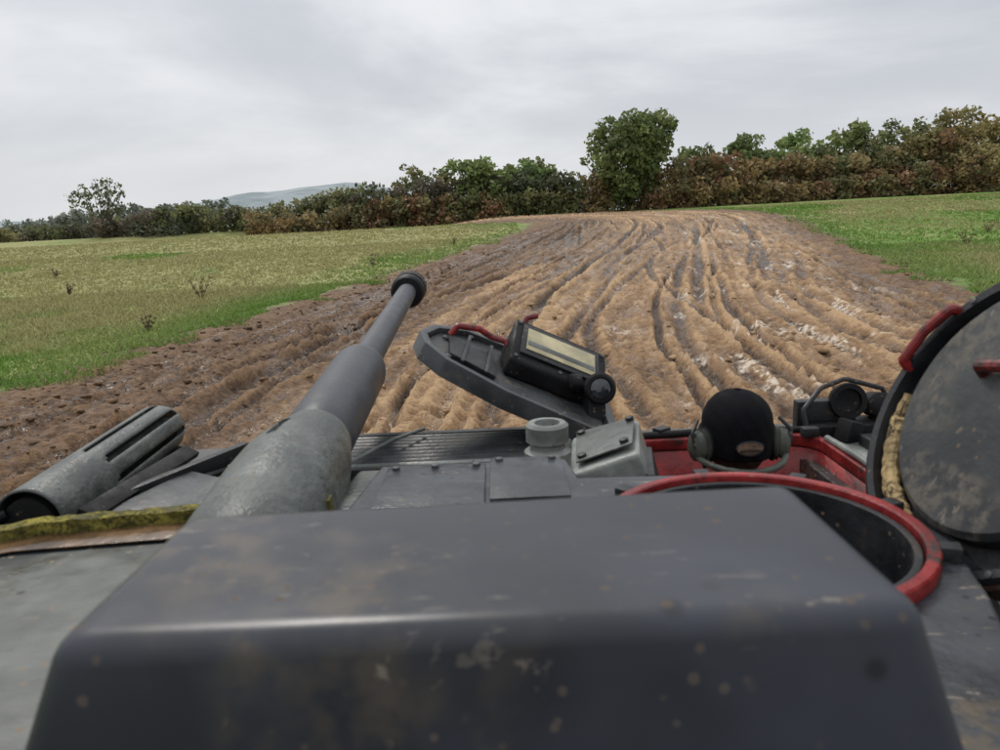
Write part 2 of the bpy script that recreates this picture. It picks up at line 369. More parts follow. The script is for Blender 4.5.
def tree(name,x,y,ztop,w,seed,pal=GREEN,base=.18,ncl=46,lsize=.30,dens=75,trunk=.35,sparse=1.0,shape=1.0,lean=0.0,gain=2.4):
    r_=np.random.default_rng(seed); z0=float(gz(x,y)[0][0])-.1; h=ztop-z0; cl=[];cols=[];limbs=[]
    zc=z0+h*(base+(1-base)/2); hz=h*(1-base)/2; fork=(x+r_.normal()*.1,y,z0+h*max(.12,base*.9))
    limbs.append(((x,y,z0),fork,trunk,trunk*.75,8,.03,4))
    for i in range(ncl):
        d=r_.normal(size=3); d/=np.linalg.norm(d); rad=(.35+.65*r_.random()**.5)
        r=w*(.055+.08*r_.random())*(1 if sparse>=1 else .8)
        ph=math.atan2(d[2],d[0]); wob=1+.13*math.sin(ph*3+seed)+.08*math.sin(ph*5+seed*2)
        c=np.array([x+d[0]*rad*wob*(w/2-r*.6),y+d[1]*rad*(w/2-r*.7),zc+d[2]*rad*wob*(hz-r*.5)])
        tt=(c[2]-zc)/hz
        c[0]=x+(c[0]-x)*(1-.25*max(0,tt)*shape)+lean*tt
        cl.append((*c,r)); cols.append(pal[r_.integers(len(pal))]); 
        if i%3==0:
            mid=np.array(fork)*.45+c*.55+np.array([0,0,-.08*h]); 
            limbs.append((fork,tuple(mid),trunk*.4,trunk*.2,6,.08,3)); limbs.append((tuple(mid),tuple(c),trunk*.2,.03,5,.08,3))
    return build_plantmesh(name,cl,cols,lsize,dens*sparse,limbs,seed+1,gain)
def hedge(name,pts,seed,pal,lsize=.27,dens=60,step=.8,depth=2.0,gain=2.4):
    r_=np.random.default_rng(seed); cl=[];cols=[];limbs=[]
    for (x0,y0,t0),(x1,y1,t1) in zip(pts,pts[1:]):
        L=math.hypot(x1-x0,y1-y0); n=max(1,int(L/step))
        for i in range(n):
            u=(i+r_.random())/n; x=x0+(x1-x0)*u; y=y0+(y1-y0)*u; top=t0+(t1-t0)*u; g=float(gz(x,y)[0][0]) if y<94 else float(terrain(np.array(x),np.array(y)))
            pc=pal[int((x*.17+r_.random()*1.6+50))%len(pal)]
            hh=(top-g)*(.66+.58*float(fbm(np.array(x*.24),np.array(y*.3),3,seed))+.07*r_.normal())
            z=g+.3
            while z<g+hh:
                r=.75+.6*r_.random(); cl.append((x+r_.normal()*.4,y+r_.normal()*depth*.4,min(z,g+hh-r*.5),r)); z+=r*.9
                cols.append(pc if r_.random()<.7 else pal[r_.integers(len(pal))])
            if i%2==0:
                limbs.append(((x,y,g-.1),(x+r_.normal()*.5,y,g+hh*1.02),.07,.02,4,.1,3))
    return build_plantmesh(name,cl,cols,lsize,dens,limbs,seed+5,gain)
tree('oak_tree',-50.3,99,9.6,7.8,11,[(.05,.058,.030),(.04,.048,.026),(.065,.068,.036)],.18,48,.22,62,.3,.9)
tree('oak_tree',16.4,92,14.4,11.2,12,GREEN,.08,118,.28,78,.5,1.0,.3,.8)
tree('oak_tree',-1.5,97,10.0,10.4,13,[(.085,.11,.038),(.10,.125,.045),(.065,.085,.03)],.05,60,.31,66,.35)
tree('oak_tree',5.3,98,9.3,9.0,14,[(.085,.11,.038),(.07,.10,.035),(.10,.11,.048)],.05,52,.31,66,.35)
tree('oak_tree',-10.0,99,9.0,6.8,15,OLIVE,.1,36,.29,64,.25)
tree('ash_tree',32,97,10.9,10.0,16,GREEN,.08,52,.32,62,.35)
tree('ash_tree',38.5,98,11.4,9.6,17,[(.10,.125,.048),(.08,.11,.038)],.08,50,.32,62,.35)
tree('ash_tree',45.5,97,12.2,10.6,18,OLIVE+GREEN,.08,56,.32,62,.35)
tree('ash_tree',26.5,97,10.5,8.6,19,GREEN,.08,46,.31,62,.3)
tree('maple_tree',52.0,96,12.2,10.6,20,OLIVE,.06,56,.32,62,.35)
tree('maple_tree',58.6,96,12.9,10.4,21,[(.125,.105,.043),(.10,.09,.04),(.135,.105,.04)],.06,58,.31,62,.35)
tree('maple_tree',65.5,95,13.8,10.8,22,AUT+OLIVE,.05,60,.31,62,.35)
tree('willow_tree',56.5,90,9.8,8.4,23,[(.15,.125,.055),(.125,.10,.045),(.11,.08,.04)],.03,54,.2,60,.2,.85)
tree('maple_tree',73,97,14.4,11.5,24,OLIVE+AUT,.06,56,.33,62,.35)
hedge('hedgerow',[(-50,98,4.0),(-44,98,4.9),(-38,97,5.2),(-34,97,4.6),(-26,97,4.9),(-20,97,5.6),(-14,96,6.8),(-8,96,6.9),(-2,96,7.0),(6,95,7.2),(12,94,7.6)],31,DARK+OLIVE,.29,50,.68,2.6)
hedge('hedgerow',[(-30,94,3.7),(-24,94,4.1),(-14,93.5,4.6),(-4,93.5,5.0),(6,93,5.2),(12,93,5.4)],35,AUT+OLIVE,.26,54,.85)
hedge('hedgerow',[(12,92.5,7.0),(20,93,7.8),(27,93,8.2),(34,93,7.6),(41,93,7.8),(48,93,8.2),(56,93,8.6),(66,92.5,9.2),(82,92.5,9.8)],32,AUT+OLIVE+AUT,.29,50,.68,2.6)
hedge('hedgerow',[(18,90.5,4.9),(30,90,5.4),(42,90,5.2),(50,90,5.6),(62,89.5,5.6),(80,89.5,6.0)],33,AUT,.26,54,.95)
hedge('distant_treeline',[(-175,230,5.5),(-140,230,6.5),(-110,215,8.0),(-70,200,8.5)],34,[(.10,.11,.09),(.085,.095,.08)],.5,26,1.4,4)
hedge('distant_treeline',[(-78,112,3.3),(-64,110,3.7),(-55,108,3.9),(-46,106,4.2)],36,DARK+OLIVE,.27,54)
def hills():
    n=90; th=np.linspace(-.95,.75,n); R=1900; V_=[];F_=[]
    for i,a in enumerate(th):
        x=R*math.sin(a); y=R*math.cos(a)
        el=.011+.033*math.exp(-((a+.19)/.085)**2)+.020*math.exp(-((a+.32)/.07)**2)+.006*math.exp(-((a+.45)/.10)**2)+.016*math.exp(-((a-.1)/.2)**2)+.0012*math.sin(a*40)+.0008*math.sin(a*97)
        V_+= [(x*.8,y*.8,-12),(x*.9,y*.9,2.7+R*.9*el*.75),(x,y,2.7+R*el),(x*1.3,y*1.3,-12)]
    for i in range(n-1):
        for k in range(3): F_.append((i*4+k,i*4+4+k,i*4+5+k,i*4+k+1))
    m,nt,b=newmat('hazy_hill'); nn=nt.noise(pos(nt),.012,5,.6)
    nt.link(nt.mix(nt.rng(nn,.4,.6),(.17,.21,.22),(.26,.30,.31)),b.inputs['Base Color']); b.inputs['Roughness'].default_value=1  # distance haze is put into the blue-grey base colour
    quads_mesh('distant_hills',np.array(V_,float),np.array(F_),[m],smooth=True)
hills()
def grass():
    r_=np.random.default_rng(5); P=[]
    for (x0,x1,y0,y1,n) in ((-24,-3,11,30,50000),(-46,4,30,52,26000),(-58,2,52,76,12000),(11,30,17,36,27000),(15,56,36,80,20000)):
        P.append(np.stack([r_.uniform(x0,x1,n),r_.uniform(y0,y1,n)],1))
    P=np.concatenate(P); z,t=gz(P[:,0],P[:,1])
    k=(np.abs(t)>HW-.3+1.3*(vnoise(P[:,0]*.9,P[:,1]*.9,7)-.5)*2)
    P=P[k];z=z[k]; n=len(P); rep=3; P=np.repeat(P,rep,0)+r_.normal(size=(n*rep,2))*.06; z=np.repeat(z,rep); n=n*rep
    hgt=(.04+.10*r_.random(n)**2)*(.5+1.0*fbm(P[:,0]*.4,P[:,1]*.4,3,9)); wd=(.004+.0010*P[:,1])*(.6+.8*r_.random(n))
    an=r_.uniform(0,2*math.pi,n); dx=np.cos(an)*wd; dy=np.sin(an)*wd; ln=r_.normal(size=(n,2))*hgt[:,None]*.6
    b0=np.stack([P[:,0]-dx,P[:,1]-dy,z-.01],1); b1=np.stack([P[:,0]+dx,P[:,1]+dy,z-.01],1)
    t0=np.stack([P[:,0]-dx*.15+ln[:,0],P[:,1]-dy*.15+ln[:,1],z+hgt],1); t1=np.stack([P[:,0]+dx*.15+ln[:,0],P[:,1]+dy*.15+ln[:,1],z+hgt],1)
    Vv=np.stack([b0,b1,t1,t0],1).reshape(-1,3); Ff=np.arange(4*n).reshape(-1,4)
    dry=sstep(.40,.62,fbm(P[:,0]*.18,P[:,1]*.10,4,10)+.24*sstep(15,38,P[:,1])*(P[:,0]<5)); dry=np.where(r_.random(n)<.10,1,dry*.85)
    dry=dry*(1-.6*sstep(4,1,np.abs(np.repeat(t[k],rep))-HW))
    c=np.array([.15,.27,.05])*(1-dry[:,None])+np.array([.40,.35,.17])*dry[:,None]; c=c*(.6+.7*r_.random((n,1)))
    C=np.concatenate([np.repeat(c,4,0),np.ones((4*n,1))],1)
    quads_mesh('grass',Vv,Ff,[GRM],attrs={'col':('FLOAT_COLOR',C)})
grass()
def weed(x,y,h,seed,col=(.075,.055,.03)):
    r_=np.random.default_rng(seed); z=float(gz(x,y)[0][0]); cl=[];cols=[];lb=[]
    for i in range(5):
        tx=x+r_.normal()*h*.25; ty=y+r_.normal()*h*.25; tz=z+h*(.6+.4*r_.random()); lb.append(((x,y,z-.05),(tx,ty,tz),.012,.006,4,.02,3))
        for u in (.35,.65,1): cl.append((x+(tx-x)*u,y+(ty-y)*u,z+(tz-z)*u,h*.11)); cols.append(col)
    return build_plantmesh('thistle_weed',cl,cols,.035,500,lb,seed)
for i,(x,y,h) in enumerate([(-9.3,19.8,.45),(-10.6,27,.75),(-5.8,36,.6),(21.5,34.5,.7),(-17,30,.5),(-2.5,47,.6),(26,40,.8),(-22,38,.5)]): weed(x,y,h,100+i)
def clods():
    bm=bmesh.new(); bmesh.ops.create_icosphere(bm,subdivisions=1,radius=1); bv=np.array([v.co[:] for v in bm.verts]); bf=np.array([[v.index for v in f.verts] for f in bm.faces]); bm.free()
    r_=np.random.default_rng(6); n=2400; y=7+34*r_.random(n)**1.7; tt=np.where(r_.random(n)<.6,-8.3+r_.normal(size=n)*1.3,r_.normal(size=n)*5.5); tt=np.clip(tt,-10.6,10.6)
    cx=np.interp(y,CL[:,1][:80],CL[:,0][:80]); x=cx+tt; z,_=gz(x,y); s=.015+.06*r_.random(n)**3
    Vv=[];
    for i in range(n):
        v=bv*(1+.35*r_.normal(size=(len(bv),1)).clip(-1,1))*s[i]*np.array([1+.8*r_.random(),1+.5*r_.random(),.6]); a=r_.random()*6.28
        v=np.stack([v[:,0]*math.cos(a)-v[:,1]*math.sin(a),v[:,0]*math.sin(a)+v[:,1]*math.cos(a),v[:,2]],1)
        Vv.append(v+np.array([x[i],y[i],z[i]+s[i]*.1]))
    Vv=np.concatenate(Vv); Ff=np.concatenate([bf+i*len(bv) for i in range(n)])
    me=bpy.data.meshes.new('mud_clods'); me.from_pydata(Vv.tolist(),[],Ff.tolist()); me.materials.append(GM)
    at=me.attributes.new('trk','FLOAT_VECTOR','POINT'); at.data.foreach_set('vector',np.repeat(np.stack([np.clip(tt,-8.6,8.6),y,np.full(n,.06)],1),len(bv),0).astype(np.float32).ravel())
    for p in me.polygons: p.use_smooth=True
    o=bpy.data.objects.new('mud_clods',me); COL.objects.link(o)
clods()
# ================================================================= VEHICLE
TK=empty('armoured_fighting_vehicle')
deck_out=[(-1.36,-2.8),(1.38,-2.8),(1.38,2.46),(-1.36,2.46)]
hole=rrect(.37,.97,1.66,2.24,.10)
plate_holes('hull_deck',deck_out,[hole],1.95,.03,'deck',TK)
def hull_body():
    prof=[(-2.8,.62),(-2.85,1.2),(-2.78,1.915),(2.44,1.915),(2.62,1.80),(3.25,1.02),(2.8,.55)]
    bm=bmesh.new(); W=.9
    L=[bm.verts.new((-W,y,z)) for y,z in prof]; R=[bm.verts.new((W+.02,y,z)) for y,z in prof]
    n=len(prof)
    for i in range(n):
        if i==2: continue
        bm.faces.new((L[i],L[(i+1)%n],R[(i+1)%n],R[i]))
    bm.faces.new(L); bm.faces.new(R[::-1])
    return frombm('hull_body',bm,'deck',TK,False)
hull_body()
for sx,nm in((-1.13,'left'),(1.15,'right')):
    hexa('fender_'+nm,[(sx-.24,-2.8,1.32),(sx+.24,-2.8,1.32),(sx+.24,2.9,1.32),(sx-.24,2.9,1.32)],[(sx-.24,-2.8,1.36),(sx+.24,-2.8,1.36),(sx+.24,2.9,1.36),(sx-.24,2.9,1.36)],'deck',TK,.004)
    hexa('sponson_'+nm,[(sx-.225,-2.78,1.365),(sx+.22,-2.78,1.365),(sx+.22,2.6,1.365),(sx-.225,2.6,1.365)],[(sx-.225,-2.78,1.915),(sx+.22,-2.78,1.915),(sx+.22,2.42,1.915),(sx-.225,2.42,1.915)],'deck',TK,.01)
    for k in range(5):
        lathe('road_wheel_%s_%d'%(nm,k+1),(sx-.15,-2.0+k*.95,.40),(1,0,0),[(0,0),(0,.12),(.02,.33),(.02,.36),(.28,.36),(.28,.33),(.30,.12),(.3,0)],'dark',TK,28)
    lathe('drive_sprocket_'+nm,(sx-.15,2.6,.72),(1,0,0),[(0,0),(0,.22),(.03,.27),(.27,.27),(.3,.22),(.3,0)],'dark',TK,20)
    lathe('idler_wheel_'+nm,(sx-.15,-2.75,.66),(1,0,0),[(0,0),(0,.2),(.03,.27),(.27,.27),(.3,.2),(.3,0)],'dark',TK,20)
    path=[(-2.0,.02),(1.8,.02),(2.82,.52),(2.9,.78),(2.7,1.01),(2.4,1.03),(-2.6,.98),(-2.98,.9),(-3.05,.6)]
    pts=[];
    for (a,b),(c,d) in zip(path,path[1:]+path[:1]):
        L_=math.hypot(c-a,d-b); n_=max(1,round(L_/.13))
        for i in range(n_): pts.append((a+(c-a)*i/n_,b+(d-b)*i/n_,math.atan2(d-b,c-a)))
    bm=bmesh.new()
    for (y,z,an) in pts:
        r=bmesh.ops.create_cube(bm,size=1); 
        bmesh.ops.transform(bm,matrix=Matrix.Translation((sx,y,z))@Matrix.Rotation(an,4,'X')@Matrix.Diagonal((.36,.115,.045,1)),verts=r['verts'])
        r=bmesh.ops.create_cube(bm,size=1)
        bmesh.ops.transform(bm,matrix=Matrix.Translation((sx,y,z))@Matrix.Rotation(an,4,'X')@Matrix.Diagonal((.30,.03,.085,1)),verts=r['verts'])
    frombm('track_'+nm,bm,'dark',TK,False)
# louvred engine cover
loopwall('louvre_frame',rrect(-.53,.16,2.08,2.46,.02,2),rrect(-.50,.13,2.11,2.43,.01,2),1.95,1.985,'dark',TK,.003)
for k in range(9):
    box('louvre_slat_%d'%(k+1),(-.185,2.128+k*.035,1.976),(.626,.018,.014),'lgrey' if k==0 else 'grey',TK,(math.radians(28),0,0),.002)
box('louvre_bed',(-.185,2.27,1.956),(.62,.31,.006),'black',TK,bev=0)
tube('antenna_cord',[(-.47,2.06,2.0),(-.40,2.16,2.015),(-.34,2.26,2.02),(-.26,2.40,2.01)],.006,'lgrey',TK)
lathe('vent_cap',(.125,2.02,1.95),(0,0,1),[(0,.066),(.09,.066),(.10,.05),(.115,.05),(.12,.06),(.165,.06),(.172,.052),(.172,.036),(.14,.033),(.13,0)],'lgrey',TK,32)
# driver hatch pit & red rim
loopwall('driver_hatch_rim',rrect(.352,.988,1.642,2.258,.12),rrect(.382,.958,1.672,2.228,.09),1.953,1.992,'red',TK,.010)
bm=bmesh.new(); ro=rrect(.372,.968,1.662,2.238,.098)
A=[bm.verts.new((x,y,1.95)) for x,y in ro]; B=[bm.verts.new((x,y,1.62)) for x,y in ro]
for k in range(len(A)): bm.faces.new((A[k],A[(k+1)%len(A)],B[(k+1)%len(A)],B[k]))
o=frombm('driver_hatch_wall',bm,'red',TK); sm=o.modifiers.new('s','SOLIDIFY'); sm.thickness=.008
box('driver_floor',(.66,1.7,.75),(1.0,1.6,.03),'dark',TK)
box('driver_seat',(.66,1.82,1.12),(.42,.42,.09),'black',TK,bev=.03)
box('driver_seat_back',(.66,1.60,1.42),(.40,.08,.5),'black',TK,(math.radians(8),0,0),.03)
box('instrument_panel',(.66,2.30,1.70),(.5,.06,.18),'lgrey',TK)
tube('steering_bar',[(.45,2.16,1.55),(.52,2.14,1.56),(.80,2.14,1.56),(.87,2.16,1.55)],.015,'black',TK,smoothp=False)
tube('steering_column',[(.66,2.14,1.56),(.66,2.4,1.2),(.66,2.5,.78)],.02,'dark',TK,smoothp=False)
tube('hatch_seal_far',[(.40,2.245,1.998),(.66,2.25,2.004),(.93,2.245,1.998)],.012,'black',TK)
tube('hatch_seal_right',[(.972,1.74,1.998),(.975,1.95,2.003),(.972,2.15,1.998)],.010,'lgrey',TK)
for k,(x,y) in enumerate([(.94,2.20),(.80,2.265),(.50,2.265)]):
    box('hatch_clip_%d'%(k+1),(x,y,2.005),(.05,.035,.03),'dark',TK,(0,0,.3*k))
# driver's raised lid with vision block
lidn=Vector((.45,-.16,.88)).normalized(); lidx=Vector((-.885,0.0,.465)); lidx=(lidx-lidn*lidx.dot(lidn)).normalized(); lidy=lidn.cross(lidx).normalized(); 
if lidy.y<0: lidy=-lidy
LO=Vector((.37,2.20,1.985))
def LP(u,v,w=0): return LO+lidx*u+lidy*v+lidn*w
def lidprism(name,pts,w0,w1,mat,bev=.006):
    return hexa(name,[LP(u,v,w0) for u,v in pts],[LP(u,v,w1) for u,v in pts],mat,TK,bev,2)
out=[(.02,.03),(.10,0),(.40,-.01),(.60,.03),(.68,.09),(.71,.17),(.68,.28),(.58,.38),(.30,.42),(.05,.38)]
lidprism('vision_hatch_shell',out,-.045,-.012,'dark',.012)
cx=sum(p[0] for p in out)/len(out); cy=sum(p[1] for p in out)/len(out)
inn=[(cx+(u-cx)*.93,cy+(v-cy)*.90) for u,v in out]; out2=[(cx+(u-cx)*1.02,cy+(v-cy)*1.02) for u,v in out]
bm=bmesh.new(); R4=[[bm.verts.new(LP(u,v,w)) for u,v in ring] for ring,w in((out2,-.048),(out2,.014),(inn,.014),(inn,-.014))]
for a in range(3):
    for k in range(len(out)): bm.faces.new((R4[a][k],R4[a][(k+1)%len(out)],R4[a+1][(k+1)%len(out)],R4[a+1][k]))
bmesh.ops.recalc_face_normals(bm,faces=bm.faces[:]); bevel(bm,.006,2); frombm('vision_hatch_rim',bm,'grey',TK)
lidprism('vision_hatch_liner',[(cx+(u-cx)*.91,cy+(v-cy)*.88) for u,v in out],-.011,-.004,'pad',.002)
lidprism('hatch_tray',[(.44,.07),(.60,.10),(.62,.24),(.46,.26)],-.003,.012,'dark',.004)
for k,u in enumerate((.47,.55)):
    lidprism('hatch_rib_%d'%(k+1),[(u,.06),(u+.012,.06),(u+.012,.31),(u,.31)],.0125,.02,'pad',.003)
for k,(u,v) in enumerate([(.08,.06),(.2,.04),(.34,.04),(.6,.09),(.63,.24),(.55,.35)]):
    lathe('lid_rivet_%d'%(k+1),LP(u,v,-.004),lidn,[(0,.011),(.008,.010),(.011,.005),(.012,0)],'grey',TK,10)
def lidbox(name,pts,mat,bev):
    return hexa(name,[LP(u,v,w0) for u,v,w0,w1 in pts],[LP(u,v,w1) for u,v,w0,w1 in pts],mat,TK,bev,3)
w1,w2=.060,.135
lidbox('vision_block_housing',[(.07,.19,-.002,w1),(.42,.15,-.002,w1),(.44,.34,-.002,w2),(.10,.38,-.002,w2)],'black',.014)
def lp2(fu,fv,off):
    a0=Vector(LP(.07,.19,w1));a1=Vector(LP(.42,.15,w1));a2=Vector(LP(.44,.34,w2));a3=Vector(LP(.10,.38,w2))
    nn=(a1-a0).cross(a3-a0).normalized(); 
    if nn.z<0: nn=-nn
    return (a0*(1-fu)+a1*fu)*(1-fv)+(a3*(1-fu)+a2*fu)*fv+nn*off
def top2(name,f,o0,o1,mat,bev=.002): return hexa(name,[lp2(a,b,o0) for a,b in f],[lp2(a,b,o1) for a,b in f],mat,TK,bev,2)
top2('vision_block_frame',[(.10,.18),(.92,.18),(.92,.88),(.10,.88)],.001,.010,'dark',.003)
top2('vision_block_plate',[(.15,.28),(.87,.28),(.87,.78),(.15,.78)],.0105,.014,'label',.001)
top2('vision_block_stripe',[(.16,.38),(.86,.38),(.86,.48),(.16,.48)],.0145,.0155,'cast',.0003)
for k,(fu,fv) in enumerate([(.05,.1),(.95,.1),(.95,.92),(.05,.92),(.5,.1)]):
    n_=lp2(.5,.5,1)-lp2(.5,.5,0); lathe('vision_block_screw_%d'%(k+1),lp2(fu,fv,-.002),n_,[(0,.008),(.006,.007),(.008,0)],'grey',TK,8)
tube('hatch_handle',[LP(.62,.26,.01),LP(.61,.27,.045),LP(.54,.29,.06),LP(.49,.31,.045),LP(.44,.30,.055),LP(.41,.28,.03)],.011,'red',TK)
tube('hatch_latch',[LP(.40,.39,.08),LP(.40,.41,.13),LP(.37,.42,.15)],.010,'red',TK)
lathe('sight_lens_body',(.315,2.34,2.135),(.1,-1,.25),[(-.10,0),(-.10,.04),(-.02,.045),(0,.05),(.02,.052),(.028,.045),(.03,.036),(.024,.034),(.02,.0)],'black',TK,28)
lathe('sight_lens_glass',(.3175,2.315,2.141),(.1,-1,.25),[(0,.032),(.004,.02),(.005,0)],'glass',TK,24)
box('sight_bracket',(.30,2.37,2.05),(.06,.08,.13),'dark',TK,(0,0,.2))
box('hatch_hinge_block',(.31,2.28,1.985),(.18,.12,.07),'dark',TK,(0,math.radians(20),0),.01)
lathe('sight_side_knob',(.255,2.36,2.15),(-1,-.2,.2),[(0,0),(0,.03),(.03,.03),(.035,.02),(.035,0)],'black',TK,20)
# grey armoured periscope box
hexa('periscope_box',[(.16,1.61,1.965),(.375,1.58,1.965),(.41,1.88,1.965),(.18,1.94,1.965)],[(.15,1.63,2.105),(.305,1.61,2.160),(.355,1.88,2.160),(.185,1.92,2.105)],'lgrey',TK,.012)
hexa('periscope_box_lid',[(.168,1.66,2.122),(.296,1.645,2.168),(.342,1.865,2.168),(.195,1.895,2.122)],[(.168,1.66,2.127),(.296,1.645,2.173),(.342,1.865,2.173),(.195,1.895,2.127)],'cast',TK,.002)
hexa('periscope_window',[(.330,1.585,1.99),(.376,1.578,1.99),(.402,1.80,1.99),(.375,1.80,1.99)],[(.318,1.60,2.11),(.338,1.596,2.11),(.372,1.80,2.11),(.35,1.80,2.11)],'dark',TK,.003)
for k,(x,y,z) in enumerate([(.185,1.68,2.131),(.282,1.67,2.167),(.325,1.84,2.171),(.205,1.87,2.130)]):
    lathe('lid_bolt_%d'%(k+1),(x,y,z),(-.3,0,1),[(0,.011),(.008,.011),(.010,.006),(.010,0)],'dark',TK,8)
# turret roof
RX,RY,RR=.415,1.15,.262
roof=[(-1.22,-1.3),(-1.22,.9),(-1.06,1.20),(-.85,1.30),(-.60,1.33),(-.30,1.36),(-.27,1.60),(.135,1.60),(.15,1.475),(.45,1.46),(.58,1.40),(.69,1.28),(.71,1.12),(.66,.95),(.60,.80),(.59,.5),(.59,-1.3)]
plate_holes('turret_roof',roof,[circ(RX,RY,.232)],2.15,.03,'roof',TK,.005)
def wallring(name,pl,z0,z1,mat,inset=.01,flare=.10):
    bm=bmesh.new(); c=(-.28,.1); top=[];bot=[]
    for x,y in pl:
        dx,dy=x-c[0],y-c[1]; L=math.hypot(dx,dy); top.append(bm.verts.new((x-dx/L*inset,y-dy/L*inset,z1))); bot.append(bm.verts.new((x+dx/L*flare*.2,y+dy/L*flare*.2,z0)))
    n=len(pl)
    for k in range(n): bm.faces.new((top[k],top[(k+1)%n],bot[(k+1)%n],bot[k]))
    o=frombm(name,bm,mat,TK,True,30); m=o.modifiers.new('s','SOLIDIFY'); m.thickness=.02; m.offset=-1; return o
wallring('turret_wall',roof,1.955,2.12,'grey')
prism('side_roof_plate',[(-1.19,-1.2),(-1.19,.88),(-1.05,1.12),(-.86,1.205),(-.52,1.24),(-.44,1.0),(-.44,-1.2)],2.152,2.158,'plate',TK,.002)
prism('rusty_water_strip',[(-1.08,1.12),(-1.05,1.185),(-.85,1.28),(-.60,1.31),(-.36,1.32),(-.50,1.25),(-.86,1.215)],2.1605,2.163,'puddle',TK,.0005)
lip=[(-1.21,.9),(-1.055,1.20),(-.85,1.298),(-.60,1.328),(-.33,1.345)]
def ribbon(name,pl,w,z0,z1,mat,nsub=14):
    pts=[]
    for (a,b),(c,d) in zip(pl,pl[1:]):
        for i in range(nsub): pts.append((a+(c-a)*i/nsub,b+(d-b)*i/nsub))
    pts.append(pl[-1]); bm=bmesh.new(); rows=[]
    for i,(x,y) in enumerate(pts):
        q=pts[min(i+1,len(pts)-1)]; p_=pts[max(i-1,0)]; dx,dy=q[0]-p_[0],q[1]-p_[1]; L=math.hypot(dx,dy); nx,ny=-dy/L,dx/L
        j=lambda: random.uniform(-.002,.002)
        rows.append([bm.verts.new(v) for v in((x-nx*w/2,y-ny*w/2,z0),(x-nx*w/2+j(),y-ny*w/2+j(),z1+j()),(x+nx*w/2+j(),y+ny*w/2+j(),z1+j()),(x+nx*w/2,y+ny*w/2,z0))])
    for a,b in zip(rows,rows[1:]):
        for k in range(3): bm.faces.new((a[k],a[k+1],b[k+1],b[k]))
    bm.faces.new(rows[0]); bm.faces.new(rows[-1]); return frombm(name,bm,mat,TK)
ribbon('mossy_turret_lip',lip,.030,2.14,2.185,'moss')
prism('gun_roof_panel',[(-.255,1.34),(-.255,1.575),(-.04,1.58),(-.04,1.34)],2.153,2.163,'roof',TK,.003)
prism('gun_roof_panel_right',[(-.03,1.34),(-.03,1.58),(.125,1.58),(.125,1.34)],2.153,2.172,'roof',TK,.003)
for k,(x,y) in enumerate([(-.235,1.555),(-.06,1.56),(-.15,1.56),(-.01,1.56),(.105,1.56)]): lathe('roof_bolt_%d'%(k+1),(x,y,2.163 if x<-.03 else 2.172),(0,0,1),[(0,.009),(.006,.008),(.008,0)],'grey',TK,8)
hexa('mantlet_shoulder',[(-.37,1.36,1.97),(-.25,1.36,1.97),(-.25,1.78,1.97),(-.33,1.78,1.97)],[(-.36,1.37,2.15),(-.262,1.37,2.15),(-.262,1.66,2.13),(-.34,1.66,2.13)],'cast',TK,.015)
prism('deck_access_panel',[(-.24,1.63),(-.24,2.04),(.04,2.04),(.04,1.63)],1.953,1.975,'deck',TK,.004)
# gun
GA=Vector((-.452,1.5,2.16)); GD=Vector((-.003,1,.068)).normalized()
mant=[(-.42,.09),(-.3,.115),(-.1,.122),(0,.121),(.06,.116),(.12,.108),(.18,.098),(.235,.088)]
lathe('gun_mantlet',GA,GD,mant,'cast',TK,64)
bm=bmesh.new(); bmesh.ops.create_uvsphere(bm,u_segments=48,v_segments=32,radius=1)
for v in bm.verts: v.co*=1+.02*math.sin(v.co.x*5+v.co.y*3)+.012*math.sin(v.co.z*9+v.co.x*7)
bmesh.ops.transform(bm,matrix=Matrix.Translation((-.560,1.455,2.06))@Matrix.Rotation(math.radians(16),4,'Z')@Matrix.Diagonal((.165,.225,.122,1)),verts=bm.verts[:])
frombm('mantlet_cheek',bm,'cast',TK,True,80)
lathe('fume_extractor',GA,GD,[(.22,.05),(.225,.079),(.24,.085),(.30,.088),(.86,.088),(.91,.082),(.935,.066),(.94,.05)],'gun',TK,64)
lathe('gun_barrel',GA,GD,[(.9,.053),(1.2,.05),(2.45,.047)],'gun',TK,48)
lathe('muzzle_ring',GA,GD,[(2.36,.047),(2.362,.075),(2.375,.085),(2.42,.088),(2.425,.078),(2.45,.078),(2.455,.088),(2.54,.088),(2.55,.08),(2.55,.05),(2.45,.048),(2.3,.0)],'black',TK,48)
cu=bpy.data.curves.new('t','FONT'); cu.body='WVM 171'; cu.size=.028; cu.extrude=.0008; cu.align_x='CENTER'
to=bpy.data.objects.new('t',cu); COL.objects.link(to); dg=bpy.context.evaluated_depsgraph_get(); me=bpy.data.meshes.new_from_object(to.evaluated_get(dg)); bpy.data.objects.remove(to)
gn,ga,gb=basis(GD); left=gb if gb.x<0 else -gb
pr_t=[p[0] for p in mant]; pr_r=[p[1] for p in mant]
for v in me.vertices:
    t=.06+v.co.x; r=float(np.interp(t,pr_t,pr_r))+.0012+v.co.z; an=math.radians(8)+v.co.y/r
    v.co=GA+gn*t+(ga*math.cos(an)+left*math.sin(an))*r
me.materials.clear(); mkobj('casting_mark',me,'dark',TK,False)
